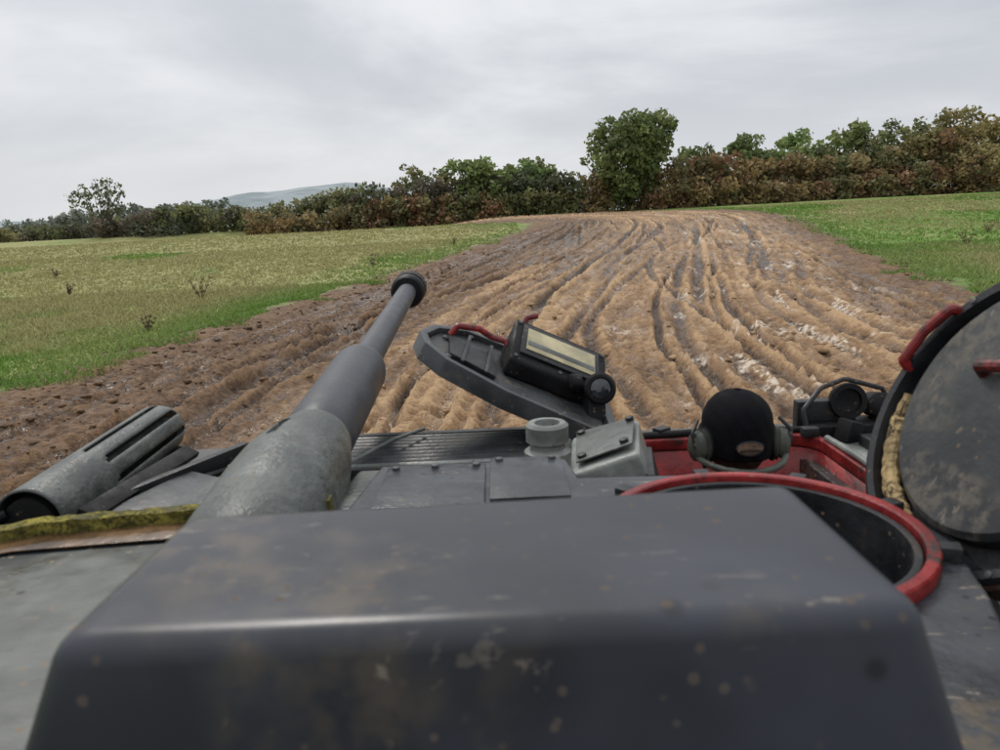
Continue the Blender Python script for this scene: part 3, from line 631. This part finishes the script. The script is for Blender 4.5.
def slotted():
    p0=Vector((-1.12,1.66,2.035)); d=Vector((.0,1,.03)).normalized(); n,a,b=basis(d); bm=bmesh.new(); NU=60; NV=48; r=.083; L=.78; grid=[]
    for i in range(NU+1):
        t=i/NU; tt=t*L; rr_=r
        if t>.88: rr_=r*math.sqrt(max(0.02,1-((t-.88)/.125)**2))
        grid.append([bm.verts.new(p0+n*tt+a*rr_*math.cos(2*math.pi*(k+3)/NV)+b*rr_*math.sin(2*math.pi*(k+3)/NV)) for k in range(NV)])
    for i in range(NU):
        for k in range(NV):
            j=k%6; slot= j in(2,3) and (20<=i<56)
            if slot and not(i in(20,55) and j==2): continue
            bm.faces.new((grid[i][k],grid[i][(k+1)%NV],grid[i+1][(k+1)%NV],grid[i+1][k]))
    o=frombm('slotted_guard_tube',bm,'cast',TK); s_=o.modifiers.new('s','SOLIDIFY'); s_.thickness=.006; s_.offset=-1
    lathe('guard_tube_core',p0,n,[(0,.0),(0,.060),(.70,.060),(.72,0)],'black',TK,24)
slotted()
box('guard_bracket_rear',(-1.14,1.62,1.99),(.22,.05,.08),'dark',TK)
box('guard_bracket_side',(-1.24,1.80,1.975),(.05,.30,.04),'black',TK,(0,.3,0))
box('guard_bracket_front',(-1.12,2.32,1.975),(.18,.05,.06),'dark',TK)
for k in range(3): tube('guard_strap_%d'%(k+1),[(-1.30+.02*k,1.52+.08*k,1.965),(-1.27+.02*k,1.54+.08*k,2.03),(-1.19+.02*k,1.58+.08*k,2.06)],.012,'black',TK)
box('stowage_bracket',(-.88,1.86,1.985),(.16,.34,.05),'grey',TK,(0,.15,-.3))
box('stowage_angle',(-.90,2.05,2.01),(.03,.46,.05),'dark',TK,(0,0,-.45))
box('stowage_rail',(-.98,1.95,2.03),(.05,.5,.02),'black',TK,(0,.5,-.12))
tube('deck_hose',[(-.98,1.6,1.97),(-.92,1.8,1.99),(-.86,2.05,1.99),(-.78,2.25,1.97),(-.72,2.40,1.97)],.014,'black',TK)
box('deck_tool_clip',(-.78,2.12,1.98),(.07,.05,.05),'lgrey',TK,(0,0,.4))
box('deck_tool_clip_front',(-.72,1.95,1.985),(.05,.09,.06),'dark',TK,(0,0,.2))
# hood in front of the roof hatch
hexa('sight_hood',[(-.43,.44,2.153),(.375,.44,2.153),(.335,.80,2.153),(-.375,.79,2.153)],[(-.335,.493,2.410),(.297,.488,2.414),(.300,.748,2.410),(-.332,.735,2.408)],'hood',TK,.022,6)
# crew hatch ring (red)
loopwall('crew_hatch_coaming',circ(RX,RY,RR,64),circ(RX,RY,RR-.021,64),2.153,2.180,'red',TK,.007)
loopwall('crew_hatch_inner_ring',circ(RX,RY,RR-.024,64),circ(RX,RY,RR-.037,64),2.02,2.168,'dark',TK,.004)
bm=bmesh.new(); A=[bm.verts.new((x,y,2.02)) for x,y in circ(RX,RY,.25)]; B=[bm.verts.new((x,y,1.98)) for x,y in circ(RX,RY,.25)]
for k in range(48): bm.faces.new((A[k],A[(k+1)%48],B[(k+1)%48],B[k]))
bm.faces.new(B); frombm('crew_hatch_floor',bm,'black',TK)
for k in range(5):
    an=math.radians(-20+38*k); box('ring_clamp_%d'%(k+1),(RX+(RR+.012)*math.cos(an),RY+(RR+.012)*math.sin(an),2.166),(.035,.03,.022),'dark',TK,(0,0,an),.004)
# open crew hatch lid
LC=Vector((.815,1.165,2.335)); n_=Vector((-.86,-.06,.48)).normalized(); n,a,b=basis(n_,(0.1,.15,1))
if b.y<0: b=-b
def DP(u,v,w=0): return LC+b*u+a*v+n*w
R=.280
lathe('crew_hatch_lid',LC,n,[(-.085,0),(-.08,R*.5),(-.06,R*.85),(-.03,R),(.014,R),(.020,R-.006),(.018,R-.020),(-.012,R-.024),(-.014,R-.055),(-.014,0)],'dark',TK,64)
lathe('crew_hatch_lid_rim',LC,n,[(-.032,R+.001),(-.032,R+.008),(.010,R+.008),(.014,R+.002)],'rust',TK,64)
PC=DP(-.016,.022,0)
lathe('crew_hatch_lid_pad',PC,n,[(-.012,R-.050),(.014,R-.052),(.022,R-.062),(.025,R*.5),(.027,0)],'pad',TK,64)
for k,(a0,a1,rad) in enumerate(((-92,6,.011),(-78,-8,.012))):
    pts=[]
    for i in range(30):
        an=math.radians(a0+(a1-a0)*i/29); q=R-.036-.018*k; pts.append(DP(q*math.cos(an)+random.uniform(-.003,.003),q*math.sin(an)+random.uniform(-.003,.003),-.002+.006*k+random.uniform(-.002,.002)))
    tube('crew_hatch_foam_seal_%d'%(k+1),pts,rad,'foam',TK)
tube('crew_hatch_handle',[DP(.258,.07,.010),DP(.258,.08,.032),DP(.232,.14,.036),DP(.195,.19,.032),DP(.19,.195,.005)],.010,'red',TK)
tube('crew_hatch_latch',[DP(.06,.070,.02),DP(.05,.075,.045),DP(-.03,.08,.045),DP(-.07,.08,.02)],.011,'red',TK)
for k in range(10):
    an=math.radians(20+k*32); lathe('lid_edge_bolt_%d'%(k+1),DP((R-.012)*math.cos(an),(R-.012)*math.sin(an),.016),n,[(0,.007),(.006,.006),(.008,0)],'grey',TK,8)
for k,u in enumerate((-.07,.05)):
    tube('crew_hatch_hinge_%d'%(k+1),[(.67,1.12+u,2.16),(.72,1.12+u,2.12),(.78,1.14+u,2.09),(.80,1.16+u,2.14)],.016,'dark',TK)
tube('crew_hatch_torsion_bar',[(.64,.90,2.13),(.68,.97,2.11),(.72,1.08,2.10),(.73,1.24,2.11)],.018,'black',TK)
tube('crew_hatch_spring_arm',[(.62,.87,2.05),(.66,.90,2.10),(.70,.99,2.11),(.715,1.10,2.06)],.012,'dark',TK)
# fittings right front
lathe('headlamp_ring',(1.10,2.30,2.07),(-.1,-1,.15),[(-.05,0),(-.05,.045),(0,.058),(.012,.056),(.012,.040),(.0,.036),(-.01,0)],'black',TK,28)
box('headlamp_bracket',(1.04,2.33,2.01),(.19,.04,.12),'dark',TK)
box('headlamp_base',(1.12,2.30,1.985),(.30,.12,.04),'black',TK)
lathe('headlamp_guard_knob',(1.20,2.29,2.055),(0,-1,.2),[(-.06,0),(-.06,.04),(0,.04),(.01,.025),(.01,0)],'black',TK,20)
tube('headlamp_guard',[(.96,2.25,1.97),(.95,2.28,2.05),(1.02,2.32,2.11),(1.10,2.33,2.135),(1.22,2.32,2.10),(1.26,2.28,1.97)],.008,'dark',TK)
box('deck_plate_right',(1.17,1.98,1.962),(.34,.5,.02),'lgrey',TK,bev=.004)
box('deck_latch',(1.10,2.10,1.985),(.06,.12,.04),'dark',TK)
box('deck_hinge',(1.14,1.90,1.985),(.09,.07,.04),'dark',TK,(0,0,.3))
box('deck_hook',(1.06,2.20,2.0),(.05,.06,.07),'black',TK,(0,.3,.3))
tube('deck_latch_handle',[(1.05,2.0,1.98),(1.08,1.96,2.02),(1.15,1.95,2.02),(1.18,1.92,1.98)],.010,'black',TK)
box('deck_step',(1.16,1.62,1.965),(.30,.10,.028),'grey',TK,(0,0,.15))
tube('deck_cable',[(.80,1.55,1.965),(.92,1.45,1.972),(1.02,1.30,1.972),(1.06,1.1,1.972),(1.02,.9,1.972),(1.0,.6,1.965)],.012,'black',TK)
for k,(x,y,rz) in enumerate([(.93,1.23,.5),(.88,1.28,-.4),(.96,1.17,1.1),(.84,1.12,.2)]):
    box('cable_clamp_%d'%(k+1),(x,y,1.985),(.09,.022,.035),'black',TK,(0,0,rz)); lathe('cable_clamp_pin_%d'%(k+1),(x+.03,y,1.99),(.2,.1,1),[(0,.012),(.045,.012),(.05,0)],'black',TK,12)
box('stowed_tool',(.80,1.0,1.975),(.04,.36,.03),'dark',TK,(0,0,-.35),.01)
tube('deck_hose_right',[(.76,1.40,1.96),(.84,1.30,1.975),(.86,1.18,1.975),(.82,1.05,1.975),(.80,.85,1.965)],.010,'dark',TK)
for k in range(16):
    x=1.30 if k<8 else .80+.07*(k-8); y=.6+.22*k if k<8 else 1.52
    lathe('deck_bolt_%d'%(k+1),(x,y,1.95),(0,0,1),[(0,.012),(.009,.012),(.011,.006),(.011,0)],'lgrey',TK,8)
# ================================================================= DRIVER
DR=empty('vehicle_driver')
def skinbody(name,verts,edges,radii,mat,root=0,sub=2):
    me=bpy.data.meshes.new(name); me.from_pydata(verts,edges,[]); o=bpy.data.objects.new(name,me); COL.objects.link(o)
    o.modifiers.new('sk','SKIN'); 
    for i,r in enumerate(radii):
        sv=me.skin_vertices[0].data[i]; sv.radius=(r,r) if not isinstance(r,tuple) else r; sv.use_root=(i==root)
    ss=o.modifiers.new('ss','SUBSURF'); ss.levels=sub; ss.render_levels=sub
    dg=bpy.context.evaluated_depsgraph_get(); m2=bpy.data.meshes.new_from_object(o.evaluated_get(dg)); bpy.data.objects.remove(o); m2.materials.clear()
    return mkobj(name,m2,mat,DR,True,180)
HX,HY,HZ=.625,1.92,2.095
sv=[(.66,1.80,1.22),(.66,1.81,1.40),(.65,1.83,1.60),(.645,1.85,1.78),(.635,1.87,1.90),(.63,1.885,1.96),
    (.50,1.86,1.82),(.45,1.90,1.80),(.42,1.88,1.56),(.50,2.08,1.57),
    (.79,1.86,1.82),(.84,1.90,1.80),(.87,1.88,1.56),(.80,2.08,1.57),
    (.58,1.84,1.20),(.53,2.22,1.22),(.54,2.30,.86),(.54,2.42,.82),
    (.74,1.84,1.20),(.79,2.22,1.22),(.78,2.30,.86),(.78,2.42,.82)]
se=[(0,1),(1,2),(2,3),(3,4),(4,5),(3,6),(6,7),(7,8),(8,9),(3,10),(10,11),(11,12),(12,13),(0,14),(14,15),(15,16),(16,17),(0,18),(18,19),(19,20),(20,21)]
sr=[.14,.135,.145,.13,.07,.055,.075,.065,.048,.032,.075,.065,.048,.032,.085,.065,.045,.04,.085,.065,.045,.04]
skinbody('body_coverall',sv,se,sr,'cloth')
tube('collar',[(HX+.075*math.cos(k*math.pi/6),1.885+.07*math.sin(k*math.pi/6),1.955+.012*math.sin(k*math.pi/6)) for k in range(12)],.022,'cloth',DR,cyc=True)
for sg,wx in((-1,.50),(1,.80)):
    W=Vector((wx,2.08,1.57)); hv=[tuple(W),(wx,2.125,1.585)]; he=[(0,1)]; hr=[.024,(.034,.02)]
    for j in range(4):
        ox=(j-1.5)*.019; ln=(.85,1,.95,.78)[j]; i0=len(hv)
        hv+=[(wx+ox,2.14,1.592),(wx+ox,2.14+.030*ln,1.578),(wx+ox,2.14+.028*ln,1.553),(wx+ox,2.14+.008,1.540)]; he+=[(1,i0),(i0,i0+1),(i0+1,i0+2),(i0+2,i0+3)]; hr+=[.010,.009,.0085,.007]
    i0=len(hv); hv+=[(wx-sg*.035,2.115,1.575),(wx-sg*.038,2.135,1.553),(wx-sg*.020,2.15,1.540)]; he+=[(1,i0),(i0,i0+1),(i0+1,i0+2)]; hr+=[.012,.010,.008]
    skinbody('hand_'+('left' if sg<0 else 'right'),hv,he,hr,'skin')
def head():
    bm=bmesh.new(); bmesh.ops.create_uvsphere(bm,u_segments=48,v_segments=36,radius=1)
    for v in bm.verts:
        x,y,z=v.co; sx=.077;sy=.098;sz=.112
        if z<0: x*=1-.28*(-z)**1.3; y=y*(1-.12*(-z))+.10*(-z)*(1 if y>0 else .0)
        if y<0: y*=1-.15*max(0,-z)
        px,py,pz=x*sx,y*sy,z*sz
        if y>0:
            py+=.022*math.exp(-(px/.010)**2)*math.exp(-((pz+.022)/.020)**2)+.010*math.exp(-(px/.009)**2)*math.exp(-((pz)/.02)**2)
            py-=.010*(math.exp(-((abs(px)-.030)/.014)**2))*math.exp(-((pz-.002)/.012)**2)
            py+=.006*math.exp(-(px/.022)**2)*math.exp(-((pz+.060)/.007)**2)+.007*math.exp(-(px/.02)**2)*math.exp(-((pz+.098)/.012)**2)
            py+=.004*math.exp(-((abs(px)-.028)/.018)**2)*math.exp(-((pz-.022)/.008)**2)
        v.co=(px+HX,py+HY,pz+HZ)
    frombm('head',bm,'skin',DR,True,180)
    bm=bmesh.new(); bmesh.ops.create_uvsphere(bm,u_segments=40,v_segments=30,radius=1)
    dl=[v for v in bm.verts if v.co.z<-.80 or (v.co.y>.15 and v.co.z<.35)]
    bmesh.ops.delete(bm,geom=dl,context='VERTS')
    for v in bm.verts: v.co=(v.co.x*.081+HX,v.co.y*.101*(1-.1*max(0,-v.co.z))-.002+HY,v.co.z*.113+HZ)
    frombm('hair',bm,'hair',DR,True,180)
    for s_ in(-1,1):
        lathe('eye_'+'lr'[s_>0],(HX+s_*.030,HY+.077,HZ+.002),(0,1,0),[(0,.012),(.006,.009),(.009,.004),(.0095,0)],'eyew',DR,16)
        lathe('iris_'+'lr'[s_>0],(HX+s_*.030,HY+.0845,HZ+.002),(0,1,0),[(0,.005),(.0025,.003),(.003,0)],'hair',DR,12)
        lathe('ear_'+'lr'[s_>0],(HX+s_*.074,HY-.005,HZ-.008),(s_,-.3,0),[(0,.01),(.004,.026),(.012,.030),(.015,.024),(.010,.012),(.009,0)],'skin',DR,20,sq=(1.1,.7))
    lathe('mouth',(HX,HY+.0935,HZ-.060),(0,1,0),[(0,.024),(.002,.018),(.003,0)],'badge',DR,20,sq=(.22,1))
head()
def cap():
    bm=bmesh.new(); bmesh.ops.create_uvsphere(bm,u_segments=96,v_segments=60,radius=1)
    dl=[]
    for v in bm.verts:
        x,y,z=v.co
        if z<-.36+.46*max(0,y): dl.append(v); continue
    bmesh.ops.delete(bm,geom=dl,context='VERTS')
    for v in bm.verts:
        x,y,z=v.co; seam=1+.016*math.cos(6*math.atan2(y,x))*(1-z*z)+.008*math.sin(x*17+z*11)
        zz=abs(z)**.88*(1 if z>0 else -1); f=(1-z*z)**-.5*(max(0,1-abs(z)**2.5))**.5 if abs(z)<.999 else 1
        v.co=(x*.092*seam*min(f,1.25)+HX,y*.110*seam*min(f,1.2)+HY,zz*.119+HZ+.004)
    o=frombm('cap_crown',bm,'cap',DR,True,180); s_=o.modifiers.new('s','SOLIDIFY'); s_.thickness=.004
    lathe('cap_rear_opening',(HX-.002,HY-.1135,HZ-.004),(0,-1,-.10),[(0,.034),(.003,.032),(.004,0)],'badge',DR,28,sq=(.50,1.0))
    tube('cap_opening_piping',[(HX-.002+.034*math.cos(k*math.pi/8),HY-.1165+.004*abs(math.cos(k*math.pi/8)),HZ-.004+.018*math.sin(k*math.pi/8)) for k in range(16)],.0025,'dark',DR,cyc=True)
    tube('cap_strap',[(HX-.028,HY-.116,HZ-.010),(HX,HY-.1185,HZ-.006),(HX+.026,HY-.116,HZ-.010)],.0035,'hair',DR)
    lathe('cap_button',(HX,HY,HZ+.122),(0,0,1),[(0,.008),(.004,.007),(.005,0)],'cap',DR,12)
    bm=bmesh.new(); rows=[]
    for i in range(13):
        a_=math.radians(20+140*i/12); rows.append([bm.verts.new((HX+.088*math.cos(a_),HY+.108*math.sin(a_),HZ+.012)),bm.verts.new((HX+.094*math.cos(a_),HY+.108*math.sin(a_)+.07*math.sin(a_)**1.2,HZ+.010-.02*abs(math.cos(a_))))])
    for p,q in zip(rows,rows[1:]): bm.faces.new((p[0],q[0],q[1],p[1]))
    o=frombm('cap_peak',bm,'cap',DR); s_=o.modifiers.new('s','SOLIDIFY'); s_.thickness=.004
cap()
for s_ in(-1,1):
    lathe('ear_cup_'+'lr'[s_>0],(HX+s_*.088,HY-.022,HZ-.020),(s_,-.35,0),[(0,.030),(.004,.038),(.014,.041),(.016,.034),(.020,.036),(.036,.033),(.044,.022),(.046,0)],'phones',DR,32,sq=(1.15,.95))
    lathe('ear_cushion_'+'lr'[s_>0],(HX+s_*.080,HY-.018,HZ-.020),(s_,-.35,0),[(0,.028),(.002,.042),(.012,.044),(.016,.036)],'black',DR,32,sq=(1.15,.95))
    tube('headset_yoke_'+'lr'[s_>0],[(HX+s_*.122,HY-.05,HZ-.02),(HX+s_*.130,HY-.04,HZ+.02),(HX+s_*.108,HY-.01,HZ+.045)],.005,'dark',DR)
tube('headset_neckband',[(HX+.118*math.sin(math.radians(a_)),HY-.02-.112*max(0,math.cos(math.radians(a_))),HZ-.040-.022*math.cos(math.radians(a_))) for a_ in range(-80,81,16)],.009,'phones',DR)
tube('headset_cable',[(HX-.10,HY-.04,HZ-.05),(HX-.10,HY-.08,HZ-.10),(HX-.06,HY-.10,HZ-.16),(HX-.08,HY-.09,HZ-.25)],.005,'black',DR)
tube('microphone_boom',[(HX-.10,HY+.02,HZ-.03),(HX-.09,HY+.08,HZ-.06),(HX-.03,HY+.115,HZ-.065)],.004,'black',DR)
# ================================================================= LIGHT
W=bpy.data.worlds.new('World'); S.world=W; W.use_nodes=True; nt=NT(W); bg=nt.n['Background']
tc=nt.new('ShaderNodeTexCoord'); g=tc.outputs['Generated']; sep=nt.new('ShaderNodeSeparateXYZ'); nt.link(g,sep.inputs[0])
sky=nt.new('ShaderNodeTexSky'); sky.sky_type='NISHITA'; sky.sun_disc=False; sky.sun_elevation=math.radians(52); sky.sun_rotation=math.radians(-25); sky.air_density=1; sky.dust_density=3
n1=nt.noise(nt.vadd(nt.vmul(g,(1,1,3)),(3,1,0)),1.6,6,.55,.3)
cc=nt.mix(nt.rng(n1,.36,.64),(.585,.610,.655),(.84,.855,.88))
cc=nt.mix(nt.rng(sep.outputs[2],.16,0.0,0,.55),cc,(.82,.845,.875))
cc=nt.mix(1.0,cc,nt.mix(nt.rng(sep.outputs[2],.25,.85),(1,1,1),(1.6,1.6,1.6)),'MULTIPLY')
sk=nt.mix(1.0,sky.outputs[0],(.12,.12,.12),'MULTIPLY')
fin=nt.mix(.08,cc,sk); nt.link(fin,bg.inputs[0]); bg.inputs[1].default_value=1.0
su=bpy.data.lights.new('sun','SUN'); su.energy=1.5; su.angle=math.radians(15); su.color=(1,.95,.88)
so=bpy.data.objects.new('sun',su); COL.objects.link(so)
az=math.radians(-25); el=math.radians(52); d=Vector((math.sin(az)*math.cos(el),math.cos(az)*math.cos(el),math.sin(el)))
so.rotation_euler=d.to_track_quat('Z','Y').to_euler(); so.location=(0,0,30)
# ================================================================= CAMERA
cd=bpy.data.cameras.new('camera'); cd.sensor_width=36; cd.lens=27; cd.clip_start=.02; cd.clip_end=6000
co=bpy.data.objects.new('camera',cd); COL.objects.link(co)
p=math.radians(12.2); r=math.radians(2.5); Fw=Vector((0,math.cos(p),-math.sin(p))); U=Vector((0,math.sin(p),math.cos(p))); Rt=Vector((1,0,0))
cr=Rt*math.cos(r)-U*math.sin(r); cu_=Rt*math.sin(r)+U*math.cos(r); mt=Matrix((cr,cu_,-Fw)).transposed().to_4x4(); mt.translation=(0,0,2.7)
co.matrix_world=mt; cd.dof.use_dof=True; cd.dof.focus_distance=9; cd.dof.aperture_fstop=6.3
S.camera=co
